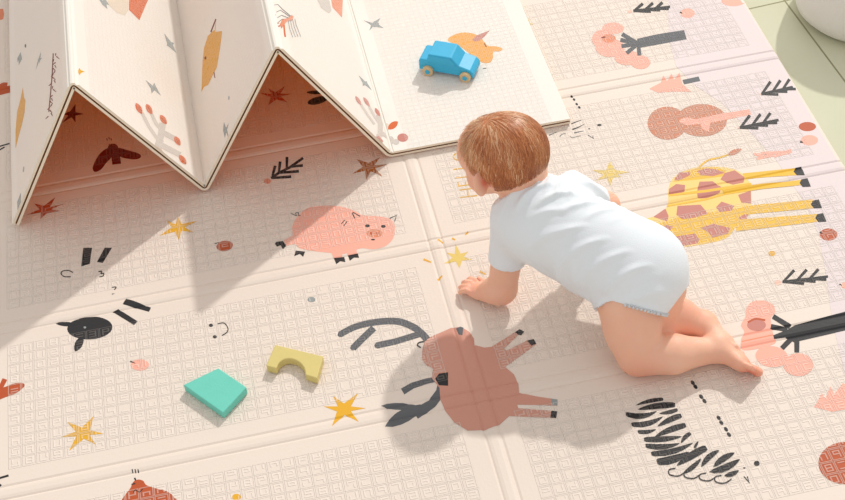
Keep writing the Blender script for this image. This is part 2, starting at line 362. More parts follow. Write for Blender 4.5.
for i in range(4):
    x = 245 + i * 64; y = 375 + i * 10
    G.line('black', [(x + 28, y - 6), (x + 2, y), (x + 4, y + 20), (x + 40, y + 26), (x + 70, y + 8)], 5, smooth=True)
for x, y in ((345, 12), (356, 28), (380, 70), (394, 88), (453, 158), (464, 178), (484, 206), (496, 228)): G.ell('black', x, y, 11, 7, 50)
G.ell('black', 612, 348, 12, 11).ell('black', 560, 367, 5, 3).line('black', [(558, 402), (582, 430), (572, 402)], 5)
# deer
G.frame(320, 300, 3.57)
G.line('slate', [(70, 124), (120, 98), (170, 84), (230, 76), (285, 78), (335, 98), (365, 122), (392, 152)], 22, 26, True).line('slate', [(118, 172), (150, 140), (192, 100)], 24, 24).line('slate', [(202, 163), (270, 148), (355, 122)], 22, 22)
G.ell('slate', 72, 124, 9, 8).ell('slate', 118, 171, 10, 9).ell('slate', 203, 163, 9, 9)
G.line('black', [(382, 148), (355, 152), (348, 162), (360, 170)], 5, smooth=True)
G.line('slate', [(295, 327), (330, 306), (380, 290), (420, 282)], 24, 18).leaf('slate', (218, 378), (360, 384), 26).leaf('slate', (232, 452), (372, 376), 46)
G.line('slate', [(340, 410), (400, 370), (430, 330), (440, 290)], 34, 34)
G.frame(400, 310, 3.845)
G.poly('deer', [(85, 160), (92, 125), (118, 103), (150, 90), (200, 68), (235, 68), (268, 84), (284, 110), (286, 135), (325, 145), (352, 142), (400, 112), (442, 86), (455, 96), (400, 150), (410, 156), (488, 118), (515, 118), (524, 132), (405, 220), (438, 248), (455, 285), (458, 318), (520, 332), (606, 345), (605, 368), (450, 364), (455, 378), (605, 390), (600, 416), (500, 412), (420, 408), (385, 440), (330, 462), (260, 464), (208, 432), (175, 390), (155, 345), (152, 300), (122, 262), (128, 226), (100, 212), (85, 190)])
G.poly('black', [(488, 118), (514, 112), (524, 130), (506, 138)]).poly('black', [(442, 86), (460, 74), (478, 84), (466, 98), (455, 96)])
G.poly('grey', [(580, 341), (606, 345), (605, 368), (585, 366)]).poly('black', [(582, 388), (605, 390), (600, 416), (578, 414)])
G.poly('slate', [(215, 72), (232, 66), (244, 70), (240, 100), (226, 96)]).poly('black', [(135, 265), (150, 245), (185, 240), (185, 292), (150, 290)])

# ------------------------------------------------------------------ lower mat
SX = [-1.01, -.355, .331, .987]
SY = [-1.085, -.79, -.5, -.205, .076, .36, .645, .93]
PROF = [(-.0135, 0), (-.0105, -.0013), (-.0080, 0), (-.004, .0008), (.004, .0008), (.0080, 0), (.0105, -.0013), (.0135, 0)]
xs = sorted([SX[0], SX[3] - .0001] + [s + o for s in SX[1:3] for o, _ in PROF] + [SX[3] - .008, SX[3] - .003, SX[3]])
ys = sorted([SY[0], SY[-1]] + [s + o for s in SY[1:-1] for o, _ in PROF])
def prof(v, seams):
    for s in seams:
        d = v - s
        if abs(d) < PROF[-1][0]:
            for (a, za), (b, zb) in zip(PROF, PROF[1:]):
                if a <= d <= b: return za + (zb - za) * (d - a) / (b - a)
    return 0.
def edge_drop(x):
    d = SX[3] - x
    return 0. if d >= .008 else (-.0012 if d > .0025 else -.005) * (1 - d / .008)
def surf(x, y):
    return prof(x, SX[1:3]) + prof(y, SY[1:-1]) + edge_drop(x)
def mat_uv(x, y):
    def f(v, S):
        i = 0
        while i < len(S) - 2 and v > S[i + 1]: i += 1
        return i + (v - S[i]) / (S[i + 1] - S[i])
    return f(x, SX), f(y, SY)

def add_prints(bm, uvl, art, place, cuts, lift, norm, uvf, lift0=.00025, step=.00006):
    """place(px,py)->point on the plane; cuts = planes to slice at; lift(co) final height adjust"""
    seen = []
    for i, (ink, pts) in enumerate(art.shapes):
        bx = (min(q[0] for q in pts), min(q[1] for q in pts), max(q[0] for q in pts), max(q[1] for q in pts)); lv = 0
        for ob, ol in seen:
            if bx[0] < ob[2] and ob[0] < bx[2] and bx[1] < ob[3] and ob[1] < bx[3]: lv = max(lv, ol + 1)
        seen.append((bx, lv)); i = lv
        P = [place(*p) for p in pts]
        tb = bmesh.new()
        vs = [tb.verts.new(p) for p in P]
        for tri in tessellate_polygon([P]):
            try: tb.faces.new([vs[k] for k in tri])
            except ValueError: pass
        x0, x1 = min(p.x for p in P), max(p.x for p in P); y0, y1 = min(p.y for p in P), max(p.y for p in P)
        for co, no, keep in cuts(x0, x1, y0, y1):
            bmesh.ops.bisect_plane(tb, geom=tb.verts[:] + tb.edges[:] + tb.faces[:], plane_co=co, plane_no=no, clear_outer=keep, dist=1e-6)
        off = lift0 + step * i
        vm = {}
        for v in tb.verts: vm[v] = bm.verts.new(lift(v.co) + norm * off)
        for f in tb.faces:
            try: nf = bm.faces.new([vm[v] for v in f.verts])
            except ValueError: continue
            nf.normal_update()
            if nf.normal.dot(norm) < 0: nf.normal_flip()
            nf.material_index = 1 + INKS.index(ink)
            for l in nf.loops: l[uvl].uv = uvf(l.vert.co)
        tb.free()

bm = bmesh.new(); uvl = bm.loops.layers.uv.new('UVMap')
grid = [[bm.verts.new((x, y, surf(x, y))) for y in ys] for x in xs]
for i in range(len(xs) - 1):
    for j in range(len(ys) - 1):
        bm.faces.new((grid[i][j], grid[i + 1][j], grid[i + 1][j + 1], grid[i][j + 1]))
be = [e for e in bm.edges if e.is_boundary]
r = bmesh.ops.extrude_edge_only(bm, edges=be)
nv = [g for g in r['geom'] if isinstance(g, bmesh.types.BMVert)]
for v in nv: v.co.z = -.012
bmesh.ops.recalc_face_normals(bm, faces=bm.faces)
if sum(f.normal.z * f.calc_area() for f in bm.faces) < 0: bmesh.ops.reverse_faces(bm, faces=bm.faces)
for f in bm.faces:
    for l in f.loops: l[uvl].uv = mat_uv(l.vert.co.x, l.vert.co.y)
def gcuts(x0, x1, y0, y1):
    out = [(Vector((SX[3] - .0004, 0, 0)), Vector((1, 0, 0)), True)]
    for s in SX[1:3]:
        for o, _ in PROF:
            if x0 < s + o < x1: out.append((Vector((s + o, 0, 0)), Vector((1, 0, 0)), False))
    if x1 > SX[3] - .008: out.append((Vector((SX[3] - .008, 0, 0)), Vector((1, 0, 0)), False))
    for s in SY[1:-1]:
        for o, _ in PROF:
            if y0 < s + o < y1: out.append((Vector((0, s + o, 0)), Vector((0, 1, 0)), False))
    return out
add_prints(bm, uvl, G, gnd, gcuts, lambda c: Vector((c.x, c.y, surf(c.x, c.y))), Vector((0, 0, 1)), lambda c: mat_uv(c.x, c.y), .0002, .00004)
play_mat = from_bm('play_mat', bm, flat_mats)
tag(play_mat, 'large flat cream play mat printed with animals, spread over the floor under everything', 'play mat')

# ------------------------------------------------------------------ folded mat: zigzag of panels standing on the flat one
TH = .011; LEN = .95; GAP = .007
base = .0018
Z0 = TH / 2 + base
pts = [(-.30, Z0), (-.15, .2605), (0, Z0), (.15, .2605), (.30, Z0), (.60, Z0)]
fold = tag(empty('folding_play_mat', (0, 0, 0)), 'cream folding play mat set up in a zigzag like two tents, last panel lying flat', 'folding mat')

def panel(a, b, idx, art, name='panel', ga=GAP, gb=GAP, above=True):
    a, b = Vector((a[0], 0, a[1])), Vector((b[0], 0, b[1]))
    d = (b - a).normalized(); n = Vector((-d.z, 0, d.x))
    if n.z < 0: n = -n
    A = a + d * ga; B = b - d * gb; h = TH / 2
    bm = bmesh.new(); uvl = bm.loops.layers.uv.new('UVMap')
    L = (B - A).length
    def P(s, y, o): return A + d * s + Vector((0, y, 0)) + n * o
    # cross-section of the front: top foam, brown groove set back, lower foam
    def box(o0, o1, y0, mi_front, mi_top, mi_bot, ns=1):
        v = [bm.verts.new(P(s, y, o)) for s in (0, L) for y in (y0, LEN) for o in (o0, o1)]
        def F(ix, mi):
            f = bm.faces.new([v[i] for i in ix]); f.material_index = mi; return f
        F((0, 1, 5, 4), mi_front); F((2, 6, 7, 3), mi_front); F((0, 2, 3, 1), mi_front); F((4, 5, 7, 6), mi_front)
        F((1, 3, 7, 5), mi_top); F((0, 4, 6, 2), mi_bot)
    nI = len(INKS)
    EDGE, BROWN, UNDER = nI + 1, nI + 2, nI + 3
    # one solid body so light can shine through it, stepped at the front edge
    sec = [(0, h), (0, .0013), (.0035, .0009), (.0035, -.0009), (0, -.0013), (0, -h)]
    rows = []
    for s in (0, L):
        rows.append([bm.verts.new(P(s, y, o)) for y, o in sec] + [bm.verts.new(P(s, LEN, -h)), bm.verts.new(P(s, LEN, h))])
    kinds = [EDGE, BROWN, BROWN, BROWN, EDGE, UNDER, EDGE, 0]
    for i in range(8):
        j = (i + 1) % 8
        f = bm.faces.new((rows[0][i], rows[0][j], rows[1][j], rows[1][i])); f.material_index = kinds[i]
    for rw in rows:
        f = bm.faces.new(rw); f.material_index = EDGE
    bmesh.ops.recalc_face_normals(bm, faces=bm.faces)
    for f in bm.faces:
        for l in f.loops:
            q = l.vert.co - A; l[uvl].uv = (ga / W + q.dot(d) / W, q.y / W)
    if art:
        p0 = P(0, 0, h)
        place = lambda px, py: hit(px, py, p0, n)
        def cuts(x0, x1, y0, y1):
            return [(P(L, 0, h) - d * .0003, d, True), (P(0, 0, h) + d * .0003, -d, True), (Vector((0, .0004, 0)), Vector((0, -1, 0)), True)]
        add_prints(bm, uvl, art, place, cuts, lambda c: c.copy(), n, lambda c: (ga / W + (c - A).dot(d) / W, c.y / W), .0002, .00004)
    return from_bm(name, bm, tent_mats + [m_edge, m_brown, m_under], fold)

A1 = Art(); A1.frame(0, 0, 3.84)
A1.poly('bird', [(88, 335), (92, 375), (98, 385), (95, 430), (84, 480), (70, 530), (60, 570), (60, 500), (66, 430), (78, 385)])
A1.star('grey', (152, 228), [(158, 198), (162, 222), (150, 245), (138, 270), (146, 228)], .3).star('grey', (75, 225), [(80, 200), (72, 250), (68, 240)], .4)
A1.ell('slate', 98, 176, 3, 7).line('grey', [(92, 640), (90, 660)], 4).star('grey', (72, 780), [(80, 740), (80, 785), (68, 815), (66, 780)], .35)
for i in range(22):
    y = 205 + i * 11.5; x = 214 - i * 1.1 + math.sin(i * 2.3) * 5
    A1.line('darkred', [(x, y), (x + math.sin(i * 1.7) * 12, y + 10)], 4, 2)
A1.line('darkred', [(205, 205), (200, 300), (188, 430)], 3)
A2 = Art(); A2.frame(0, 0, 3.84)
A2.poly('orange', [(495, -60), (580, -60), (568, 0), (535, 78), (495, 38)]).poly('sand', [(410, -40), (494, -40), (492, 40), (480, 60), (450, 50), (412, 15)])
A2.star('grey', (402, 12), [(375, -10), (395, -20), (412, 35), (420, 20)], .4)
A2.star('grey', (653, 172), [(630, 128), (668, 165), (678, 205), (640, 175)], .4).star('grey', (590, 338), [(558, 307), (592, 318), (618, 368), (582, 360)], .35)
A2.frame(110, 80, 5)
for pts, w in (([(160, 165), (195, 235), (240, 300)], 17), ([(205, 165), (228, 215), (265, 260)], 17), ([(262, 215), (256, 270), (240, 330)], 34), ([(250, 255), (325, 295)], 26), ([(245, 320), (350, 375)], 28), ([(250, 300), (235, 370)], 36)):
    A2.line('palegrey', pts, w)
A2.poly('palepink', [(205, 345), (228, 328), (262, 352), (250, 375), (228, 372)])
for a, b in (((128, 115), (160, 170)), ((180, 120), (210, 172)), ((250, 175), (282, 222)), ((322, 282), (350, 328)), ((345, 375), (380, 422))): A2.leaf('orange', a, b, 27).leaf('rust', ((a[0] * 3 + b[0]) / 4, (a[1] * 3 + b[1]) / 4), b, 9)
A2.frame(0, 50, 8.33).star('gold', (662, 180), [(632, 180), (660, 150), (705, 180), (662, 210)], .5)
A3 = Art(); A3.frame(0, 0, 1)
A3.poly('bird', [(216, 18), (215.4, 32), (222, 31), (221, 42), (219.5, 52), (217, 67), (212, 77), (208, 85), (204, 87), (201.5, 92), (202, 78), (202.6, 62), (204, 48), (208, 36), (213, 31), (215, 30)])
A3.ell('darkred', 205.5, 58, 1, 1.6).line('darkred', [(214, 72), (215, 78)], .8).line('darkred', [(211, 32), (216, 19)], 1.2).star('grey', (226, 130), [(224, 122), (229, 123), (227, 130), (229, 139), (225, 138)], .35).ell('grey', 229, 98, .6, 2)
A4 = Art(); A4.frame(240, 0, 8.33)
for pts in ([(440, 150), (350, 75), (315, 38), (285, 42)], [(440, 160), (380, 115), (335, 85), (302, 102)], [(430, 160), (345, 128), (310, 148)], [(400, 165), (350, 160), (320, 185)]): A4.line('slate', pts, 6, 4)
for pts in ([(298, 125), (228, 145)], [(300, 170), (240, 205)], [(320, 190), (245, 240)], [(330, 215), (285, 240), (262, 290)]): A4.line('rust', pts, 10, 6)
for pts in ([(365, 205), (370, 260), (376, 308)],): A4.line('orange', pts, 14, 14)
A4.poly('blush', [(330, 205), (350, 165), (400, 150), (430, 125), (445, 140), (432, 175), (390, 180), (362, 210), (345, 240)])
for k in range(4): A4.line('grey', [(400 + k * 18, 170 - k * 4), (412 + k * 18, 240 - k * 10), (438 + k * 22, 312 - k * 2)], 5, 4)
for x, y in ((228, 238), (238, 272), (258, 340)): A4.line('black', [(x - 6, y + 16), (x + 6, y - 14)], 15)
A4.line('slate', [(190, 340), (205, 288)], 5)
A4.frame(200, 0, 3.84)
A4.poly('blush', [(495, -60), (560, -60), (548, 0), (545, 68), (508, 28)]).poly('palegrey', [(440, -20), (492, -20), (505, 40), (495, 52), (465, 30)])
A4.star('grey', (634, 320), [(608, 288), (640, 312), (660, 348), (625, 330)], .35)
A4.frame(340, 90, 6.25)
for pts, w in (([(130, 90), (175, 160), (215, 215)], 15), ([(180, 100), (215, 165), (250, 215)], 16), ([(240, 155), (252, 215), (250, 290)], 32), ([(255, 265), (320, 310)], 24), ([(245, 280), (235, 320)], 34)): A4.line('palegrey', pts, w)
for a, b in (((95, 38), (132, 95)), ((145, 45), (185, 105)), ((218, 112), (248, 165))): A4.leaf('mauve', a, b, 22)
A4.poly('mauve', [(218, 300), (240, 285), (270, 320), (258, 340)])
A5 = Art(); A5.frame(200, 0, 3.84)
A5.star('grey', (668, 93), [(627, 78), (663, 88), (692, 70), (688, 90), (705, 108), (668, 104), (650, 118), (655, 96)], .62)
A5.frame(340, 90, 6.25)
A5.ell('sand', 290, 232, 18, 24).leaf('orange', (300, 245), (362, 198), 40).ell('palegrey', 318, 315, 20, 26).ell('mauve', 392, 298, 34, 26).ell('palegrey', 350, 325, 20, 18)
A5.frame(410, 25, 7.14)
A5.poly('peach', [(270, 110), (310, 72), (380, 54), (450, 62), (500, 85), (530, 120), (560, 150), (610, 152), (660, 168), (640, 188), (595, 192), (592, 235), (570, 268), (520, 270), (480, 245), (420, 200), (350, 150)], True)
A5.poly('mauve', [(445, 105), (475, 75), (570, 38), (530, 85), (490, 115), (455, 118)]).line('darkred', [(530, 132), (545, 158)], 6).line('slate', [(520, 312), (545, 308)], 5)
arts = [A1, A2, A3, A4, A5]
for i in range(5):
    panel(pts[i] if i < 0 else [(-.30, Z0), (-.15, .2605), (0, Z0), (.15, .2605), (.30, Z0), (.60, Z0)][i], [(-.30, Z0), (-.15, .2605), (0, Z0), (.15, .2605), (.30, Z0), (.60, Z0)][i + 1], i, arts[i], ga=0 if i == 0 else GAP, gb=0 if i == 4 else GAP)
# rounded, doubly creased hinge strips between the panels
def hinge(q0, q, q1):
    a, c, b = [Vector((v[0], 0, v[1])) for v in (q0, q, q1)]
    da, db = (a - c).normalized(), (b - c).normalized()
    nI = len(INKS); EDGE, BROWN, UNDER = nI + 1, nI + 2, nI + 3
    na = Vector((-da.z, 0, da.x)); nb = Vector((db.z, 0, -db.x))
    if na.z < 0: na = -na
    if nb.z < 0: nb = -nb
    h = TH / 2
    top, bot = [], []
    sa, sb = c + da * GAP, c + db * GAP
    up = (na + nb).normalized()
    ridge = (da.z < 0)
    N = 8
    cen = []
    for k in range(N + 1):
        t = k / N
        p = sa * (1 - t) ** 2 + c * 2 * t * (1 - t) + sb * t * t
        n = (na * (1 - t) + nb * t).normalized(); cen.append((p, n, t))
    bm = bmesh.new(); rows = []
    for p, n, t in cen:
        crease = .0022 if k and abs(abs(t - .5) - .32) < .08 else 0
        th = h - crease; zl = lambda v: Vector((v.x, v.y, max(v.z, base)))
        rows.append([bm.verts.new(zl(p + n * th)), bm.verts.new(zl(p + n * .0013)), bm.verts.new(zl(p + n * .0009) + Vector((0, .0035, 0))), bm.verts.new(zl(p - n * .0009) + Vector((0, .0035, 0))), bm.verts.new(zl(p - n * .0013)), bm.verts.new(zl(p - n * h)),
                     bm.verts.new(zl(p - n * h) + Vector((0, LEN, 0))), bm.verts.new(zl(p + n * th) + Vector((0, LEN, 0)))])
    kinds = [EDGE, BROWN, BROWN, BROWN, EDGE, UNDER, EDGE, 0]
    for r0, r1 in zip(rows, rows[1:]):
        for i in range(8):
            j = (i + 1) % 8
            try:
                f = bm.faces.new((r0[i], r0[j], r1[j], r1[i])); f.material_index = kinds[i]
            except ValueError: pass
    for rw in (rows[0], rows[-1]):
        f = bm.faces.new(rw); f.material_index = EDGE
    bmesh.ops.recalc_face_normals(bm, faces=bm.faces)
    bm.loops.layers.uv.new('UVMap')
    return from_bm('fold_strip', bm, tent_mats + [m_edge, m_brown, m_under], fold)
ZP = [(-.30, Z0), (-.15, .2605), (0, Z0), (.15, .2605), (.30, Z0), (.60, Z0)]
for i in range(1, 5): hinge(ZP[i - 1], ZP[i], ZP[i + 1])

# ------------------------------------------------------------------ floor
m = bpy.data.materials.new('floor_tile'); m.use_nodes = True; nt = m.node_tree; t = NT(nt); b = nt.nodes['Principled BSDF']
b.inputs['Roughness'].default_value = .7; b.inputs['Specular IOR Level'].default_value = .15
tc = t.n('ShaderNodeTexCoord'); mp = t.n('ShaderNodeMapping'); mp.vector_type = 'TEXTURE'
mp.inputs['Location'].default_value = (1.0596, .2244, 0); mp.inputs['Rotation'].default_value = (0, 0, math.radians(3.4))
nt.links.new(tc.outputs['Object'], mp.inputs[0]); sp = t.n('ShaderNodeSeparateXYZ'); nt.links.new(mp.outputs[0], sp.inputs[0])
def gline(v):
    f = t.m('FRACT', t.m('ADD', t.m('DIVIDE', v, .6), .5)); return t.m('ABSOLUTE', t.m('SUBTRACT', f, .5))
gl = t.m('LESS_THAN', t.m('MINIMUM', gline(sp.outputs[0]), gline(sp.outputs[1])), .0026)
nz = t.n('ShaderNodeTexNoise'); nz.inputs['Scale'].default_value = 7; nz.inputs['Detail'].default_value = 5; nt.links.new(tc.outputs['Object'], nz.inputs['Vector'])
c1 = t.n('ShaderNodeMix', data_type='RGBA'); c1.inputs[6].default_value = lin((202, 202, 174)); c1.inputs[7].default_value = lin((217, 217, 194)); nt.links.new(nz.outputs[0], c1.inputs[0])
c2 = t.n('ShaderNodeMix', data_type='RGBA'); c2.inputs[7].default_value = lin((150, 146, 116)); nt.links.new(c1.outputs[2], c2.inputs[6]); nt.links.new(gl, c2.inputs[0])
nt.links.new(c2.outputs[2], b.inputs['Base Color'])
bm = bmesh.new()
v = bmesh.ops.create_cube(bm, size=1)['verts']
for q in v: q.co = Vector((q.co.x * 6 + .3, q.co.y * 6, q.co.z * .1 - .0621))
fl = from_bm('floor', bm, [m]); fl['kind'] = 'structure'

# ------------------------------------------------------------------ pale round pouf in the corner
bm = bmesh.new(); prof_ = [(0, 0), (.085, 0), (.104, .004), (.116, .016), (.121, .034), (.121, .06), (.119, .09), (.114, .108), (.102, .12), (.08, .126), (0, .130)]
N = 64; rings = []
for r_, z_ in prof_:
    rings.append([bm.verts.new((r_ * math.cos(2 * math.pi * k / N), r_ * math.sin(2 * math.pi * k / N), z_)) for k in range(N)] if r_ > 0 else [bm.verts.new((0, 0, z_))])
for a, c in zip(rings, rings[1:]):
    for k in range(N):
        k2 = (k + 1) % N
        if len(a) == 1: bm.faces.new((a[0], c[k2], c[k]))
        elif len(c) == 1: bm.faces.new((a[k], a[k2], c[0]))
        else: bm.faces.new((a[k], a[k2], c[k2], c[k]))
bmesh.ops.recalc_face_normals(bm, faces=bm.faces)
pouf = from_bm('round_pouf', bm, [mat_simple('pouf_fabric', (226, 224, 218), .7, .03, 30, .0006, 300)], smooth=True)
pouf.location = (1.178, .165, -.012); tag(pouf, 'pale grey rounded seat base on the tiled floor, cut off by the upper right corner', 'pouf')

# ------------------------------------------------------------------ toys
def bevel(o, w, seg=2):
    md = o.modifiers.new('bevel', 'BEVEL'); md.width = w; md.segments = seg; md.limit_method = 'ANGLE'; md.angle_limit = math.radians(35)
    return o
def prism(pts2, z0, z1):
    bm = bmesh.new(); lo = [bm.verts.new((x, y, z0)) for x, y in pts2]; hi = [bm.verts.new((x, y, z1)) for x, y in pts2]
    n = len(pts2); bm.faces.new(lo[::-1]); bm.faces.new(hi)
    for i in range(n): bm.faces.new((lo[i], lo[(i + 1) % n], hi[(i + 1) % n], hi[i]))
    bmesh.ops.recalc_face_normals(bm, faces=bm.faces); return bm
BT = .0145
top = [gnd(170 + x / 4.97, 330 + y / 4.97, BT) for x, y in ((65, 272), (262, 412), (381, 284), (240, 188))]
c = sum(top, Vector()) / 4
gb = from_bm('toy_block', prism([(p.x - c.x, p.y - c.y) for p in top], 0, BT - .0006), [mat_simple('mint_paint', (112, 206, 188), .5, .05, 60, .0003, 300)])
gb.location = (c.x, c.y, .0006); bevel(gb, .0016, 3); tag(gb, 'mint green flat four-sided toy block lying on the mat', 'toy block')
P_ = [(522, 72), (762, 130), (731, 240), (673, 222)]
for k in range(1, 12):
    a = math.pi * k / 12; cx_, cy_ = 602, 205
    ux, uy = 71, 15; vx, vy = 6, -62
    P_.append((cx_ + ux * math.cos(a) + vx * math.sin(a), cy_ + uy * math.cos(a) + vy * math.sin(a)))
P_ += [(528, 190), (477, 177)]
top = [gnd(170 + x / 4.97, 330 + y / 4.97, BT) for x, y in P_]
c = (top[0] + top[1] + top[2] + top[-1]) / 4
ab = from_bm('arch_block', prism([(p.x - c.x, p.y - c.y) for p in top], 0, BT - .0006), [mat_simple('yellow_paint', (216, 199, 128), .5, .05, 60, .0003, 300)])
ab.location = (c.x, c.y, .0006); bevel(ab, .0014, 3); tag(ab, 'pale yellow arch-shaped bridge toy block beside the mint block', 'toy block')

# car
zc = TH + base
w0, w1 = Vector((.3995, .170, 0)), Vector((.4565, .1365, 0))
ang = math.atan2(w1.y - w0.y, w1.x - w0.x)
car = empty('toy_car', (0, 0, zc), ang)
fx = Vector((math.cos(ang), math.sin(ang), 0)); fy = Vector((-fx.y, fx.x, 0))
CW = .040; WB = (w1 - w0).length
org = (w0 + w1) / 2 + fy * (CW / 2 + .003); car.location = (org.x, org.y, zc)
m_blue = mat_simple('blue_paint', (62, 178, 220), .42, .05, 50, .0002, 200)
side = [(-.050, .007), (-.050, .0265), (-.047, .030), (-.0345, .030), (-.0325, .0425), (.008, .0425), (.021, .0275), (.040, .022), (.046, .017), (.047, .007)]
bm = bmesh.new(); n = len(side)
L_ = [bm.verts.new((x, -CW / 2, z)) for x, z in side]; R_ = [bm.verts.new((x, CW / 2, z)) for x, z in side]
bm.faces.new(L_); bm.faces.new(R_[::-1])
for i in range(n): bm.faces.new((L_[i], R_[i], R_[(i + 1) % n], L_[(i + 1) % n]))
bmesh.ops.recalc_face_normals(bm, faces=bm.faces)
body = bevel(from_bm('car_body', bm, [m_blue], car), .0022, 3)
bm = bmesh.new(); side2 = [(-.0325, .031), (-.0305, .0408), (.007, .0408), (.018, .0275), (-.0325, .0275)]
for sgn in (-1, 1):
    a = [bm.verts.new((x, sgn * CW / 2, z)) for x, z in side2]; b2 = [bm.verts.new((x, sgn * (CW / 2 + .0012), z)) for x, z in side2]
    bm.faces.new(a); bm.faces.new(b2[::-1])
    for i in range(5): bm.faces.new((a[i], b2[i], b2[(i + 1) % 5], a[(i + 1) % 5]))
bmesh.ops.recalc_face_normals(bm, faces=bm.faces)
bevel(from_bm('cab_side', bm, [m_blue], car), .0008, 2)
m_wood = mat_simple('pale_wood', (214, 186, 142), .6, .12, 90)
def disc(r, y0, y1, cx, cz, N=28):
    bm = bmesh.new(); a = [bm.verts.new((cx + r * math.cos(2 * math.pi * k / N), y0, cz + r * math.sin(2 * math.pi * k / N))) for k in range(N)]
    b2 = [bm.verts.new((v.co.x, y1, v.co.z)) for v in a]
    bm.faces.new(a); bm.faces.new(b2[::-1])
    for k in range(N): bm.faces.new((a[k], b2[k], b2[(k + 1) % N], a[(k + 1) % N]))
    bmesh.ops.recalc_face_normals(bm, faces=bm.faces); return bm
for x in (-WB / 2, WB / 2):
    for s in (-1, 1):
        wh = bevel(from_bm('wheel', disc(.0095, s * CW / 2, s * (CW / 2 + .006), x, .0096), [m_wood], car), .001, 2)
        hb = bevel(from_bm('hub', disc(.0042, s * (CW / 2 + .004), s * (CW / 2 + .0078), x, .0096), [m_blue], wh), .0006, 2)
tag(car, 'blue wooden toy car with pale wooden wheels on the flat panel of the folded mat', 'toy car')

# ------------------------------------------------------------------ the baby
def nv(*a):
    a = np.array(a, float); return a / np.linalg.norm(a)
class Field:
    """signed-distance field on a grid; shapes are blended in and the zero surface meshed"""
    def __init__(s, lo, hi, h):
        s.lo = np.array(lo, float); s.h = h; s.n = np.ceil((np.array(hi) - s.lo) / h).astype(int) + 1
        s.F = np.full(s.n, .05, np.float32)
    def region(s, lo, hi, pad):
        a = np.clip(np.floor((np.array(lo) - pad - s.lo) / s.h).astype(int), 0, s.n - 1)
        b = np.clip(np.ceil((np.array(hi) + pad - s.lo) / s.h).astype(int) + 1, 1, s.n)
        sl = tuple(slice(i, j) for i, j in zip(a, b))
        ax = [(s.lo[k] + s.h * np.arange(a[k], b[k])).astype(np.float32) for k in range(3)]
        return sl, ax[0][:, None, None], ax[1][None, :, None], ax[2][None, None, :]
    def blend(s, sl, d, k, sub=False):
        A = s.F[sl]
        if sub:
            h = np.clip(.5 - .5 * (A + d) / k, 0, 1); s.F[sl] = A * (1 - h) + (-d) * h + k * h * (1 - h)
        else:
            h = np.clip(.5 + .5 * (A - d) / k, 0, 1); s.F[sl] = A * (1 - h) + d * h - k * h * (1 - h)
    def cone(s, a, b, ra, rb, k=.008, sub=False):
        a = np.array(a, float); b = np.array(b, float); R = max(ra, rb)
        sl, X, Y, Z = s.region(np.minimum(a, b) - R, np.maximum(a, b) + R, k + .006)
        d = b - a; L2 = d @ d
        t = np.clip(((X - a[0]) * d[0] + (Y - a[1]) * d[1] + (Z - a[2]) * d[2]) / L2, 0, 1)
        q = np.sqrt((X - a[0] - t * d[0]) ** 2 + (Y - a[1] - t * d[1]) ** 2 + (Z - a[2] - t * d[2]) ** 2)
        s.blend(sl, q - (ra + (rb - ra) * t), k, sub)
    def ell(s, c, M, r, k=.008, sub=False):
        """M rows = axis unit vectors, r = radii"""
        M = [np.array(q_, float) for q_ in M]; M[0] = M[0] / np.linalg.norm(M[0]); M[1] = M[1] - M[0] * (M[1] @ M[0]); M[1] = M[1] / np.linalg.norm(M[1]); M[2] = np.cross(M[0], M[1])
        c = np.array(c, float); R = max(r); sl, X, Y, Z = s.region(c - R, c + R, k + .006)
        X = X - c[0]; Y = Y - c[1]; Z = Z - c[2]
        q = [(X * m[0] + Y * m[1] + Z * m[2]) for m in M]
        k0 = np.sqrt(sum((qi / ri) ** 2 for qi, ri in zip(q, r))) + 1e-6
        k1 = np.sqrt(sum((qi / ri ** 2) ** 2 for qi, ri in zip(q, r))) + 1e-6
        s.blend(sl, k0 * (k0 - 1) / k1, k, sub)
    def mesh(s):
        F = s.F; S = F < 0; n = s.n
        c = [S[i:n[0] - 1 + i, j:n[1] - 1 + j, k:n[2] - 1 + k] for i in (0, 1) for j in (0, 1) for k in (0, 1)]
        allin = np.logical_and.reduce(c); anyin = np.logical_or.reduce(c); act = anyin & ~allin
        I = np.argwhere(act); idx = -np.ones(act.shape, np.int64); idx[act] = np.arange(len(I))
        acc = np.zeros((len(I), 3)); cnt = np.zeros(len(I))
        for ax in range(3):
            o = [k for k in range(3) if k != ax]
            for u in (0, 1):
                for v in (0, 1):
                    p = I.copy(); p[:, o[0]] += u; p[:, o[1]] += v; q = p.copy(); q[:, ax] += 1
                    f0 = F[tuple(p.T)].astype(float); f1 = F[tuple(q.T)].astype(float); m = (f0 < 0) != (f1 < 0)
                    t = np.where(m, f0 / np.where(m, f0 - f1, 1), 0); P = p.astype(float); P[:, ax] += t
                    acc[m] += P[m]; cnt[m] += 1
        V = acc / cnt[:, None] * s.h + s.lo
        quads = []
        for ax in range(3):
            o1, o2 = (ax + 1) % 3, (ax + 2) % 3
            sa = [slice(None)] * 3; sb = [slice(None)] * 3; sa[ax] = slice(0, n[ax] - 1); sb[ax] = slice(1, n[ax])
            A, B = S[tuple(sa)], S[tuple(sb)]
            for flip, mm in ((0, A & ~B), (1, B & ~A)):
                E_ = np.argwhere(mm); E_ = E_[(E_[:, o1] > 0) & (E_[:, o2] > 0) & (E_[:, o1] < n[o1] - 1) & (E_[:, o2] < n[o2] - 1)]
                def at(d1, d2):
                    q = E_.copy(); q[:, o1] -= d1; q[:, o2] -= d2; return idx[tuple(q.T)]
                Q = np.stack([at(1, 1), at(0, 1), at(0, 0), at(1, 0)], 1)
                quads.append(Q[:, ::-1] if flip else Q)
        Q = np.concatenate(quads); return V, Q
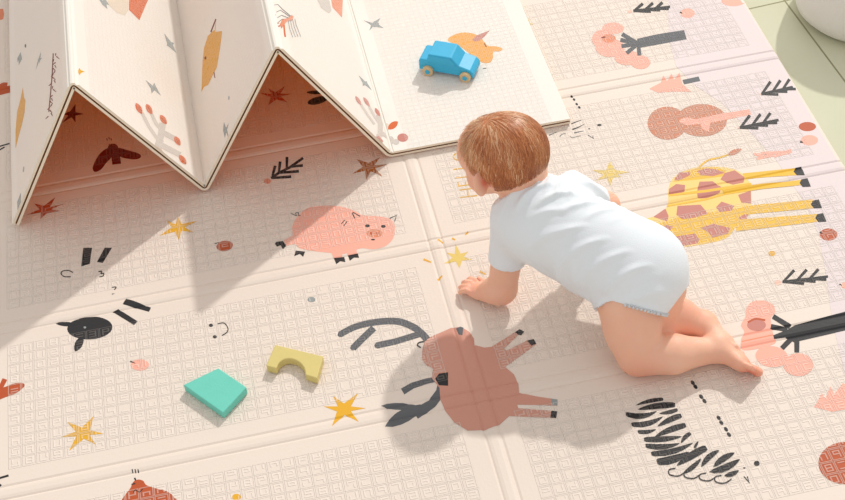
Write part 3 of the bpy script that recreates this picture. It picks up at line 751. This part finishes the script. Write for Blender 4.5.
def np_mesh(name, V, Q, mats, parent, iters=2):
    # light Laplacian smoothing to take the grid out of the surface
    E_ = np.unique(np.sort(np.concatenate([Q[:, [0, 1]], Q[:, [1, 2]], Q[:, [2, 3]], Q[:, [3, 0]]]), 1), axis=0)
    for _ in range(iters):
        A = np.zeros_like(V); c = np.zeros(len(V))
        for a, b_ in ((0, 1), (1, 0)):
            for k in range(3): A[:, k] += np.bincount(E_[:, a], V[E_[:, b_], k], len(V))
            c += np.bincount(E_[:, a], minlength=len(V))
        V = V * .5 + .5 * A / c[:, None]
    me = bpy.data.meshes.new(name); me.from_pydata(V.tolist(), [], Q.tolist()); me.update()
    for p in me.polygons: p.use_smooth = True
    return new_obj(name, me, mats, parent), V

UPZ = np.array([0, 0, 1.])
def B(px, py, z): return np.array(gnd(px, py, z))
HC = B(502, 154, .222)                                  # head centre
KS = .845
hf = nv(-.54, .70, -.46); hl = nv(*np.cross(UPZ, hf)); hu = np.cross(hf, hl)
HM = [hf, hl, hu]
hp = lambda a, b_, c: HC + (hf * a + hl * b_ + hu * c) * KS
hr = lambda *r: tuple(v * KS for v in r)

TA = [nv(-.7, .7, .2), nv(-.7, -.7, 0), nv(.14, -.14, .98)]
C1, C2, C3 = B(541, 219, .150), B(598, 250, .118), B(638, 270, .106)
def torso(F, e, k=.03):
    F.ell(C1, TA, (.058 + e, .060 + e, .048 + e), k)
    F.cone(C1 + (.006, -.008, -.004), C2, .047 + e, .049 + e, k)
    F.ell(C2, TA, (.070 + e, .056 + e, .050 + e), k)
    F.cone(C2, C3, .050 + e, .053 + e, k)
    F.ell(C3, TA, (.054 + e, .056 + e, .052 + e), k)

SHL, ELL, WRL = B(513, 219, .150), B(502, 289, .031), B(487, 292, .018)
SHR, ELR, WRR = B(572, 195, .145), B(605, 206, .072), B(606, 222, .020)
HPL, KNL, ANL = B(628, 306, .082), B(637, 354, .032), B(717, 350, .020)
HPR, KNR, ANR = B(660, 290, .080), B(655, 322, .032), B(704, 328, .022)
CML, CMR = B(673, 354, .029), B(680, 318, .029)

def hand(F, wr, d, side):
    """palm-down hand; d = pointing direction, side = towards the thumb"""
    wr = np.array(wr); d = nv(*d); side = nv(*side)
    pc = wr + d * .0135; pc[2] = .0115
    F.ell(pc, [d, side, UPZ], (.0150, .0148, .0100), .005)
    for i, (o, ln) in enumerate(((.0112, .0175), (.0038, .0200), (-.0038, .0190), (-.0110, .0150))):
        a = pc + d * .009 + side * o * .9 + UPZ * .001
        fd = nv(*(d + side * o * 22))
        k1 = a + fd * ln * .45 + UPZ * .0032; k2 = a + fd * ln * .85 + UPZ * .0005; k3 = a + fd * ln * 1.12 - UPZ * .0050
        k3[2] = max(k3[2], .0048)
        F.cone(a, k1, .0047, .0043, .0020); F.cone(k1, k2, .0043, .0040, .0010); F.cone(k2, k3, .0040, .0037, .0010)
    t0 = pc + side * .010 - d * .003; t1 = t0 + side * .010 + d * .007 - UPZ * .001; t2 = t1 + d * .011 + side * .003 - UPZ * .002
    t2[2] = max(t2[2], .0052)
    F.cone(t0, t1, .0062, .0050, .003); F.cone(t1, t2, .0050, .0042, .0015)

def foot(F, an, d, out, nrm, toe_side):
    """d = heel to toe, nrm = towards the back of the foot, toe_side = towards the big toe"""
    an = np.array(an); d = nv(*d); nrm = np.array(nrm, float); nrm = nv(*(nrm - d * (nrm @ d))); ts = np.cross(d, nrm)
    if ts @ np.array(toe_side) < 0: ts = -ts
    heel = an - d * .007 - nrm * .008
    ball = an + d * .037 - nrm * .004
    heel[2] = max(heel[2], .014); ball[2] = max(ball[2], .0155)
    F.ell(heel, [d, ts, nrm], (.0160, .0150, .0150), .008)
    F.cone(an, heel + d * .004, .0155, .013, .010)
    F.ell((heel + ball) / 2 + nrm * .002, [d, ts, nrm], (.031, .0165, .0135), .010)
    F.ell(ball, [d, ts, nrm], (.0150, .0195, .0105), .008)
    for i, (o, ln, r) in enumerate(((.0130, .0160, .0070), (.0040, .0145, .0053), (-.0036, .0130, .0049), (-.0103, .0110, .0046), (-.0160, .0090, .0042))):
        a = ball + d * .008 + ts * o - nrm * .001
        b_ = a + d * ln - nrm * .002
        b_[2] = max(b_[2], r); a[2] = max(a[2], r)
        F.cone(a, b_, r * .90, r, .0016)

F = Field((.315, -.615, -.004), (.735, -.185, .300), .0020)
torso(F, 0)
F.cone(C1 + (-.006, .010, .016), hp(-.020, 0, -.036), .032, .032, .02)
# head
F.ell(hp(-.004, 0, .006), HM, hr(.0735, .0605, .0610), .02)
F.ell(hp(-.028, 0, .002), HM, hr(.046, .0585, .055), .02)
F.ell(hp(.036, 0, .014), HM, hr(.037, .050, .040), .015)
F.ell(hp(.032, 0, -.030), HM, hr(.038, .044, .030), .018)
for s_ in (1, -1): F.ell(hp(.040, .027 * s_, -.034), HM, hr(.026, .0235, .0225), .012)
F.ell(hp(.058, 0, -.050), HM, hr(.016, .017, .012), .010)
F.ell(hp(.0715, 0, -.016), HM, hr(.009, .0085, .007), .006)
F.cone(hp(.066, 0, .004), hp(.074, 0, -.015), .005, .006, .008)
for s_ in (1, -1):
    F.ell(hp(.070, .021 * s_, .001), HM, hr(.010, .012, .008), .006, True)
    F.ell(hp(.0635, .021 * s_, .000), HM, hr(.008, .0105, .0075), .003)
    # ear: rim, lobe, hollow
    e0 = hp(-.006, .0680 * s_, -.012)
    ea = nv(*(hf * -.10 + hl * s_ * .98)); eu = nv(*(hu * .97 + hf * -.10)); en = np.cross(ea, eu)
    F.ell(e0 + ea * .002, [ea, eu, en], (.0140, .0180, .0050), .004)
    F.ell(e0 + ea * .004 + en * (.0042 if np.dot(en, hf) > 0 else -.0042), [ea, eu, en], (.0075, .0125, .0036), .0025, True)
F.cone(hp(.0665, -.010, -.033), hp(.0665, .010, -.033), .0035, .0035, .004)
F.cone(hp(.0655, -.008, -.039), hp(.0655, .008, -.039), .0035, .0035, .004)
# arms
F.cone(SHL, ELL, .025, .0205, .018); F.cone(ELL, WRL, .0205, .0145, .010)
F.ell(ELL * .6 + WRL * .4, [nv(-.5, .7, -.4), nv(.8, .55, 0), nv(.2, -.3, .9)], (.023, .0195, .0190), .010)
hand(F, WRL, (-.70, .71, 0), (.71, .70, 0))
F.cone(SHR, ELR, .025, .0205, .018); F.cone(ELR, WRR, .0205, .0145, .010)
hand(F, WRR, (-.45, .89, 0), (-.89, -.45, 0))
# legs
F.cone(HPL, KNL, .0415, .0295, .014)
F.ell(HPL * .55 + KNL * .45, [nv(*(KNL - HPL)), nv(.8, -.5, .1), nv(.2, .3, .8)], (.042, .0385, .0375), .012)
F.cone(KNL + (0.002, -.002, -.004), CML, .0275, .0265, .004)
F.cone(CML, ANL, .0265, .0165, .010)
FDL = nv(*(B(757, 378, .012) - ANL))
foot(F, ANL, FDL, None, (-.72, -.40, -.55), (-.25, -.30, -.85))
F.cone(HPR, KNR, .036, .028, .014)
F.cone(KNR, CMR, .027, .0265, .008); F.cone(CMR, ANR, .0265, .0165, .010)
foot(F, ANR, (.45, -.85, -.15), None, (-.7, -.45, -.3), (-.3, .1, -.85))
F.F = np.maximum(F.F, (-(F.lo[2] + F.h * np.arange(F.n[2])) + .0022).astype(np.float32)[None, None, :])
Vb, Qb = F.mesh(); FB = F

def mat_skin():
    m = bpy.data.materials.new('skin'); m.use_nodes = True; nt = m.node_tree; t = NT(nt); b = nt.nodes['Principled BSDF']
    b.inputs['Roughness'].default_value = .5; b.inputs['Specular IOR Level'].default_value = .35
    b.inputs['Subsurface Weight'].default_value = .25; b.inputs['Subsurface Radius'].default_value = (1, .3, .15); b.inputs['Subsurface Scale'].default_value = .006
    tc = t.n('ShaderNodeTexCoord'); nz = t.n('ShaderNodeTexNoise'); nz.inputs['Scale'].default_value = 22; nz.inputs['Detail'].default_value = 3
    nt.links.new(tc.outputs['Object'], nz.inputs['Vector'])
    mx = t.n('ShaderNodeMix', data_type='RGBA'); mx.inputs[6].default_value = lin((246, 201, 175)); mx.inputs[7].default_value = lin((239, 178, 150)); nt.links.new(nz.outputs[0], mx.inputs[0])
    at = t.n('ShaderNodeAttribute'); at.attribute_name = 'blush'
    m2 = t.n('ShaderNodeMix', data_type='RGBA'); m2.inputs[7].default_value = lin((226, 112, 86)); nt.links.new(mx.outputs[2], m2.inputs[6]); nt.links.new(at.outputs['Fac'], m2.inputs[0])
    nt.links.new(m2.outputs[2], b.inputs['Base Color'])
    n2 = t.n('ShaderNodeTexNoise'); n2.inputs['Scale'].default_value = 350; nt.links.new(tc.outputs['Object'], n2.inputs['Vector'])
    bp = t.n('ShaderNodeBump'); bp.inputs['Strength'].default_value = .25; bp.inputs['Distance'].default_value = .0004; nt.links.new(n2.outputs[0], bp.inputs['Height']); nt.links.new(bp.outputs[0], b.inputs['Normal'])
    return m
baby = empty('person', (.52, -.40, .0008))
org = np.array(baby.location)
def local(V): return V - org
m_skin = mat_skin()
bo, Vb2 = np_mesh('body', local(Vb), Qb, [m_skin], baby, 2)
Vw = Vb2 + org
bl = np.zeros(len(Vw))
ft = ANL + FDL * .056
for c, r, a in ((ft, .022, .75), (ANL + FDL * .042, .02, .3), (np.array(KNL) + (0, -.02, -.02), .04, .35), (np.array(ELL) + (0, -.012, -.018), .028, .22), (np.array(WRL) + (-.012, .014, -.008), .022, .30), (hp(-.012, .062, -.010), .013, 1.), (hp(-.012, -.062, -.010), .013, 1.),  # ear spots: translucent light and crease shade painted as red; others are skin redness
                (CMR, .035, .5), (hp(.05, .035, -.03), .025, .3), (hp(.05, -.035, -.03), .025, .3), (hp(.066, 0, -.036), .012, .7), (np.array(ANL) + (.0, -.02, -.012), .03, .15)):
    d = np.linalg.norm(Vw - c, axis=1); bl = np.maximum(bl, a * np.exp(-(d / r) ** 2 * 1.6))
at = bo.data.attributes.new('blush', 'FLOAT', 'POINT'); at.data.foreach_set('value', bl.astype(np.float32))
# eyes
m_eye = mat_simple('eye_brown', (60, 40, 30), .2)
for s_ in (1, -1):
    bm = bmesh.new(); bmesh.ops.create_uvsphere(bm, u_segments=16, v_segments=10, radius=.0042)
    e = from_bm('eye', bm, [m_eye], baby, True); e.location = hp(.0685, .021 * s_, .000) - org

# --- bodysuit
S = Field((.36, -.57, .02), (.66, -.22, .26), .0021)
torso(S, .0055, .03)
S.ell(C3 + (.003, -.003, -.002), TA, (.057, .060, .058), .02)
S.cone(C1 + (-.004, .006, .010), C1 + (-.020, .030, .034), .043, .037, .018)
aL = SHL + (ELL - SHL) * .78; aR = SHR + (ELR - SHR) * .80
S.cone(SHL, aL, .0290, .0255, .018); S.cone(SHR, aR, .0290, .0265, .018)
tL = HPL + (KNL - HPL) * .12; tR = HPR + (KNR - HPR) * .1
S.cone(C3 + (-.006, -.012, -.006), tL, .044, .0470, .012); S.cone(C3 + (.006, .0, -.006), tR, .042, .041, .012)
ax = [(S.lo[k] + S.h * np.arange(S.n[k])) for k in range(3)]
X, Y, Z = np.meshgrid(*ax, indexing='ij', sparse=True)
def cut(F, p, n, c=None, r=None):
    """slice away the cloth on the n side of plane p (only near c)"""
    d = (X - p[0]) * n[0] + (Y - p[1]) * n[1] + (Z - p[2]) * n[2]
    if c is not None:
        q = np.sqrt((X - c[0]) ** 2 + (Y - c[1]) ** 2 + (Z - c[2]) ** 2) - r; d = np.minimum(d, -q)
    F.F = np.maximum(F.F, d.astype(np.float32))
dL = nv(*(np.array(ELL) - SHL)); dR = nv(*(np.array(ELR) - SHR))
pL = SHL + (ELL - SHL) * .60; pR = SHR + (ELR - SHR) * .66
cut(S, pL, dL, ELL, .072); cut(S, pR, dR, ELR, .060)
# leg openings: slanted planes running from hip to crotch
P1_, P2_, P3_ = B(612, 300, .095), B(660, 322, .045), B(682, 294, .075)
def eyeplane(a, b, toward):
    n = nv(*np.cross(b - a, (a + b) / 2 - np.array(CC)))
    return n if n @ (toward - a) > 0 else -n
LO = P1_; LN = nv(*(eyeplane(P1_, P2_, KNL) + nv(*(KNL - HPL)) * .35))
cut(S, LO, LN, B(640, 347, .050), .080)
RO = P2_; RN = eyeplane(P2_, P3_, B(700, 320, .05))
cut(S, RO, RN, B(702, 320, .05), .066)
cut(S, (.585, -.46, .040), (0, 0, -1))
# neck opening
NK = C1 + (-.020, .034, .046); NN = nv(-.50, .60, .62)
cut(S, NK, NN)
Vs, Qs = S.mesh()
# cloth folds: ridges fanning from the armpit across the back, softer over the seat
Nn = np.zeros_like(Vs)
gi = np.clip(((Vs - S.lo) / S.h).round().astype(int), 1, S.n - 2)
for k in range(3):
    a = gi.copy(); a[:, k] += 1; b_ = gi.copy(); b_[:, k] -= 1; Nn[:, k] = S.F[tuple(a.T)] - S.F[tuple(b_.T)]
Nn /= np.linalg.norm(Nn, axis=1)[:, None] + 1e-9
al = (Vs - C1) @ nv(.70, -.70, 0)           # along the back
si = (Vs - C1) @ nv(-.70, -.70, 0)          # towards the left side
zz = Vs[:, 2] - C1[2]
def crease(ph): return np.clip(1 - np.abs(((ph / (2 * math.pi)) % 1) * 2 - 1) * 1.6, 0, 1) ** 1.3
ph = al * 255 + si * 75 + 1.5 * np.sin(si * 55 + al * 25) + zz * 60
wv = crease(ph) * np.clip(.30 + np.sin(si * 70 + al * 30 + .9), 0, 1.2)
w2 = crease(al * 340 - si * 150 + 2 * np.sin(al * 60)) * np.clip(np.sin(si * 45 + 2.4 + al * 20), 0, 1)
am = np.clip(1 - (al - .02) / .10, .10, 1) * np.clip((al + .05) / .04, 0, 1)
w3 = crease(al * 190 + si * 190) * np.clip((al - .0) / .03, 0, 1) * np.clip((si - .005) / .02, 0, 1)
# keep rims quiet
rim = np.minimum.reduce([np.abs((Vs - p) @ n) for p, n in ((pL, dL), (pR, dR), (LO, LN), (NK, NN))])
fade = np.clip(rim / .012, 0, 1)
Vs = Vs + Nn * ((wv * .0062 + w2 * .0042) * am + w3 * .0045)[:, None] * fade[:, None]
m_cloth = mat_simple('white_cotton', (233, 239, 245), .85, .01, 20, .0005, 500)
suit, _ = np_mesh('bodysuit', local(Vs), Qs, [m_cloth], baby, 2)

# lace trim round the near leg opening and hem bands: small scallops following the rim of the cloth
def rim_points(p, n, c, r, N=90):
    """walk round the intersection of the cloth field with plane (p,n)"""
    n = nv(*n); u = nv(*np.cross(n, (0.3, .2, 1))); v_ = np.cross(n, u); out = []
    for i in range(N):
        th = 2 * math.pi * i / N; d = u * math.cos(th) + v_ * math.sin(th)
        last = None
        for s_ in np.arange(.01, r, .001):
            q = c + d * s_ - n * .003; g = ((q - S.lo) / S.h).round().astype(int)
            if (g < 1).any() or (g >= S.n - 1).any() or S.F[tuple(g)] > .0: last = q; break
        out.append(last)
    return out
lc = HPL * .8 + KNL * .2; lc = lc - LN * ((lc - LO) @ LN)
rp = [q for q in rim_points(LO, LN, lc, .10, 110)]
bm = bmesh.new()
for i, q in enumerate(rp):
    if q is None or (q - B(617, 297, .09)) @ nv(.95, -.2, -.2) < 0: continue
    bmesh.ops.create_icosphere(bm, subdivisions=1, radius=.0024 if i % 2 else .0017, matrix=Matrix.Translation(Vector(q - org + LN * (.0035 if i % 2 else .0012))))
from_bm('lace_trim', bm, [mat_simple('lace', (214, 218, 222), .8)], suit, True)
# --- hair
H = Field((.33, -.37, .12), (.53, -.17, .300), .0017)
H.ell(hp(-.004, 0, .006), HM, hr(.0752, .0622, .0628), .02)
H.ell(hp(-.028, 0, .002), HM, hr(.048, .0603, .0568), .02)
H.ell(hp(.036, 0, .014), HM, hr(.0382, .0512, .0412), .015)
ax = [(H.lo[k] + H.h * np.arange(H.n[k])) for k in range(3)]
X, Y, Z = np.meshgrid(*ax, indexing='ij', sparse=True)
a_ = 1 / KS * ((X - HC[0]) * hf[0] + (Y - HC[1]) * hf[1] + (Z - HC[2]) * hf[2])
b_ = 1 / KS * ((X - HC[0]) * hl[0] + (Y - HC[1]) * hl[1] + (Z - HC[2]) * hl[2])
c_ = 1 / KS * ((X - HC[0]) * hu[0] + (Y - HC[1]) * hu[1] + (Z - HC[2]) * hu[2])
def hairline(a, b, c):
    """>0 where hair grows"""
    w_ = .0025 * np.sin(a * 420 + b * 260) + .0015 * np.sin(b * 700 + c * 500)
    low = c + .047 - np.clip((a + .020) * 1.75, 0, .2) + w_
    front = .026 - a + .25 * (c - .03) - np.abs(b) * .15 + w_
    ear = np.sqrt((a + .006) ** 2 + ((np.abs(b) - .062) * .8) ** 2 + ((c + .012) * .85) ** 2) - .0195
    return np.minimum(np.minimum(low, front), ear)
H.F = np.maximum(H.F, -hairline(a_, b_, c_).astype(np.float32) * .8)
Vh, Qh = H.mesh()
lv = (Vh - HC) / KS; la, lb, lc_ = lv @ hf, lv @ hl, lv @ hu
m_hair = bpy.data.materials.new('hair_auburn'); m_hair.use_nodes = True; nt = m_hair.node_tree; t = NT(nt); b = nt.nodes['Principled BSDF']
b.inputs['Roughness'].default_value = .42; b.inputs['Specular IOR Level'].default_value = .5
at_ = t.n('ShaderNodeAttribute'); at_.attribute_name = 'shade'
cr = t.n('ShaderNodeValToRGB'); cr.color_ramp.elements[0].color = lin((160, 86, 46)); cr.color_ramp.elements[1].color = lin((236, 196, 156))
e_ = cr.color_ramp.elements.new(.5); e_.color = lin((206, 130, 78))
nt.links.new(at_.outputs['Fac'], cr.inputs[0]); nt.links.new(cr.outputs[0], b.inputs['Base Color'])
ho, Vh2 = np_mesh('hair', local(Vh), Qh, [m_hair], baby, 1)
WH = nv(-.12, .10, .95)                                     # crown whorl in head axes
rnd = np.random.default_rng(7)
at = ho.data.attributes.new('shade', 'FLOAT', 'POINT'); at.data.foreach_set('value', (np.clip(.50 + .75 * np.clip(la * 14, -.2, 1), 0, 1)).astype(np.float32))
# strands: short flat locks combed away from the crown
SV, SF, SH = [], [], []
def on_scalp(d):
    # push a direction out to the hair surface
    lo_, hi_ = .03, .09
    for _ in range(14):
        m_ = (lo_ + hi_) / 2; q = HC + (hf * d[0] + hl * d[1] + hu * d[2]) * m_
        g = (q - H.lo) / H.h; i = g.astype(int); i = np.clip(i, 0, H.n - 2); fr = g - i
        val = 0
        for dx in (0, 1):
            for dy in (0, 1):
                for dz in (0, 1):
                    val += HF[i[0] + dx, i[1] + dy, i[2] + dz] * (fr[0] if dx else 1 - fr[0]) * (fr[1] if dy else 1 - fr[1]) * (fr[2] if dz else 1 - fr[2])
        if val < 0: lo_ = m_
        else: hi_ = m_
    return m_
H2 = Field((.33, -.37, .12), (.53, -.17, .300), .0017)
H2.ell(hp(-.004, 0, .006), HM, hr(.0752, .0622, .0628), .02); H2.ell(hp(-.028, 0, .002), HM, hr(.048, .0603, .0568), .02); H2.ell(hp(.036, 0, .014), HM, hr(.0382, .0512, .0412), .015)
HF = H2.F
cnt = 0
for _ in range(14000):
    d = rnd.normal(size=3); d /= np.linalg.norm(d)
    r_ = .066; q = d * r_
    if hairline(q[0], q[1], q[2]) < -.001 * rnd.random(): continue
    cnt += 1
    if cnt > 5200: break
    nseg = 5; L_s = .012 + .012 * rnd.random(); step = L_s / nseg
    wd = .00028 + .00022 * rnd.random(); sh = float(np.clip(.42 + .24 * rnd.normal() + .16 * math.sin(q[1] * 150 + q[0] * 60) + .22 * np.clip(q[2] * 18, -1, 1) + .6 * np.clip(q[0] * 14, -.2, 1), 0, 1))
    lift = .0002 + .0010 * rnd.random(); pts_ = []; jit = rnd.normal() * .22
    dd = d.copy()
    for k in range(nseg + 1):
        R_s = on_scalp(dd); wpos = HC + (hf * dd[0] + hl * dd[1] + hu * dd[2]) * (R_s + lift * (1 - .3 * k / nseg)); pts_.append((wpos, dd.copy()))
        away = dd * (WH @ dd) - WH; away -= dd * (away @ dd); sw = np.cross(dd, WH)
        tdir = away / (np.linalg.norm(away) + .05) + sw * (.35 + jit); tdir -= dd * (tdir @ dd); tdir /= np.linalg.norm(tdir) + 1e-9
        dd = dd + tdir * step / R_s; dd /= np.linalg.norm(dd)
    b0 = len(SV)
    for k, (wpos, dk) in enumerate(pts_):
        nx_ = pts_[min(k + 1, nseg)][0] - pts_[max(k - 1, 0)][0]; nrm = hf * dk[0] + hl * dk[1] + hu * dk[2]
        sd_ = np.cross(nx_, nrm); sd_ /= np.linalg.norm(sd_) + 1e-9; wk = wd * (1 - .75 * (k / nseg) ** 2)
        SV.append((wpos - sd_ * wk - org).tolist()); SV.append((wpos + sd_ * wk - org).tolist()); SH += [sh, sh]
        if k: SF.append((b0 + 2 * k - 2, b0 + 2 * k - 1, b0 + 2 * k + 1, b0 + 2 * k))
me = bpy.data.meshes.new('hair_strands'); me.from_pydata(SV, [], SF); me.update()
for p in me.polygons: p.use_smooth = True
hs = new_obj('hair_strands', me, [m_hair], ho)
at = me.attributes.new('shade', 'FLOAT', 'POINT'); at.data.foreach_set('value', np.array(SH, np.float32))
tag(baby, 'baby in a white short-sleeved bodysuit crawling on the play mat, seen from behind', 'person')

# ------------------------------------------------------------------ light
sun = bpy.data.lights.new('sun', 'SUN'); sun.energy = 1.9; sun.angle = math.radians(1.6); sun.color = (1, .965, .91)
so = bpy.data.objects.new('sun', sun); COL.objects.link(so)
sv = Vector((.7104, .957, 1.0)).normalized()
so.rotation_euler = sv.to_track_quat('Z', 'Y').to_euler()
wl = bpy.data.lights.new('added_falloff_light', 'AREA'); wl.shape = 'RECTANGLE'; wl.size = 1.2; wl.size_y = 1.0; wl.energy = 8; wl.color = (1, .97, .93)  # unseen area light added so brightness falls off from the upper right
wo = bpy.data.objects.new('added_falloff_light', wl); COL.objects.link(wo); wo.location = (1.3, 1.7, 1.4)
wo.rotation_euler = (Vector(wo.location) - Vector((.6, -.1, 0))).to_track_quat('Z', 'Y').to_euler()
w = bpy.data.worlds.new('world'); SC.world = w; w.use_nodes = True
bg = w.node_tree.nodes['Background']; bg.inputs[0].default_value = (1.0, .968, .935, 1); bg.inputs[1].default_value = .72
vs = SC.view_settings; vs.view_transform = 'Standard'; vs.look = 'None'; vs.gamma = 1; vs.use_curve_mapping = False; vs.exposure = 0.0
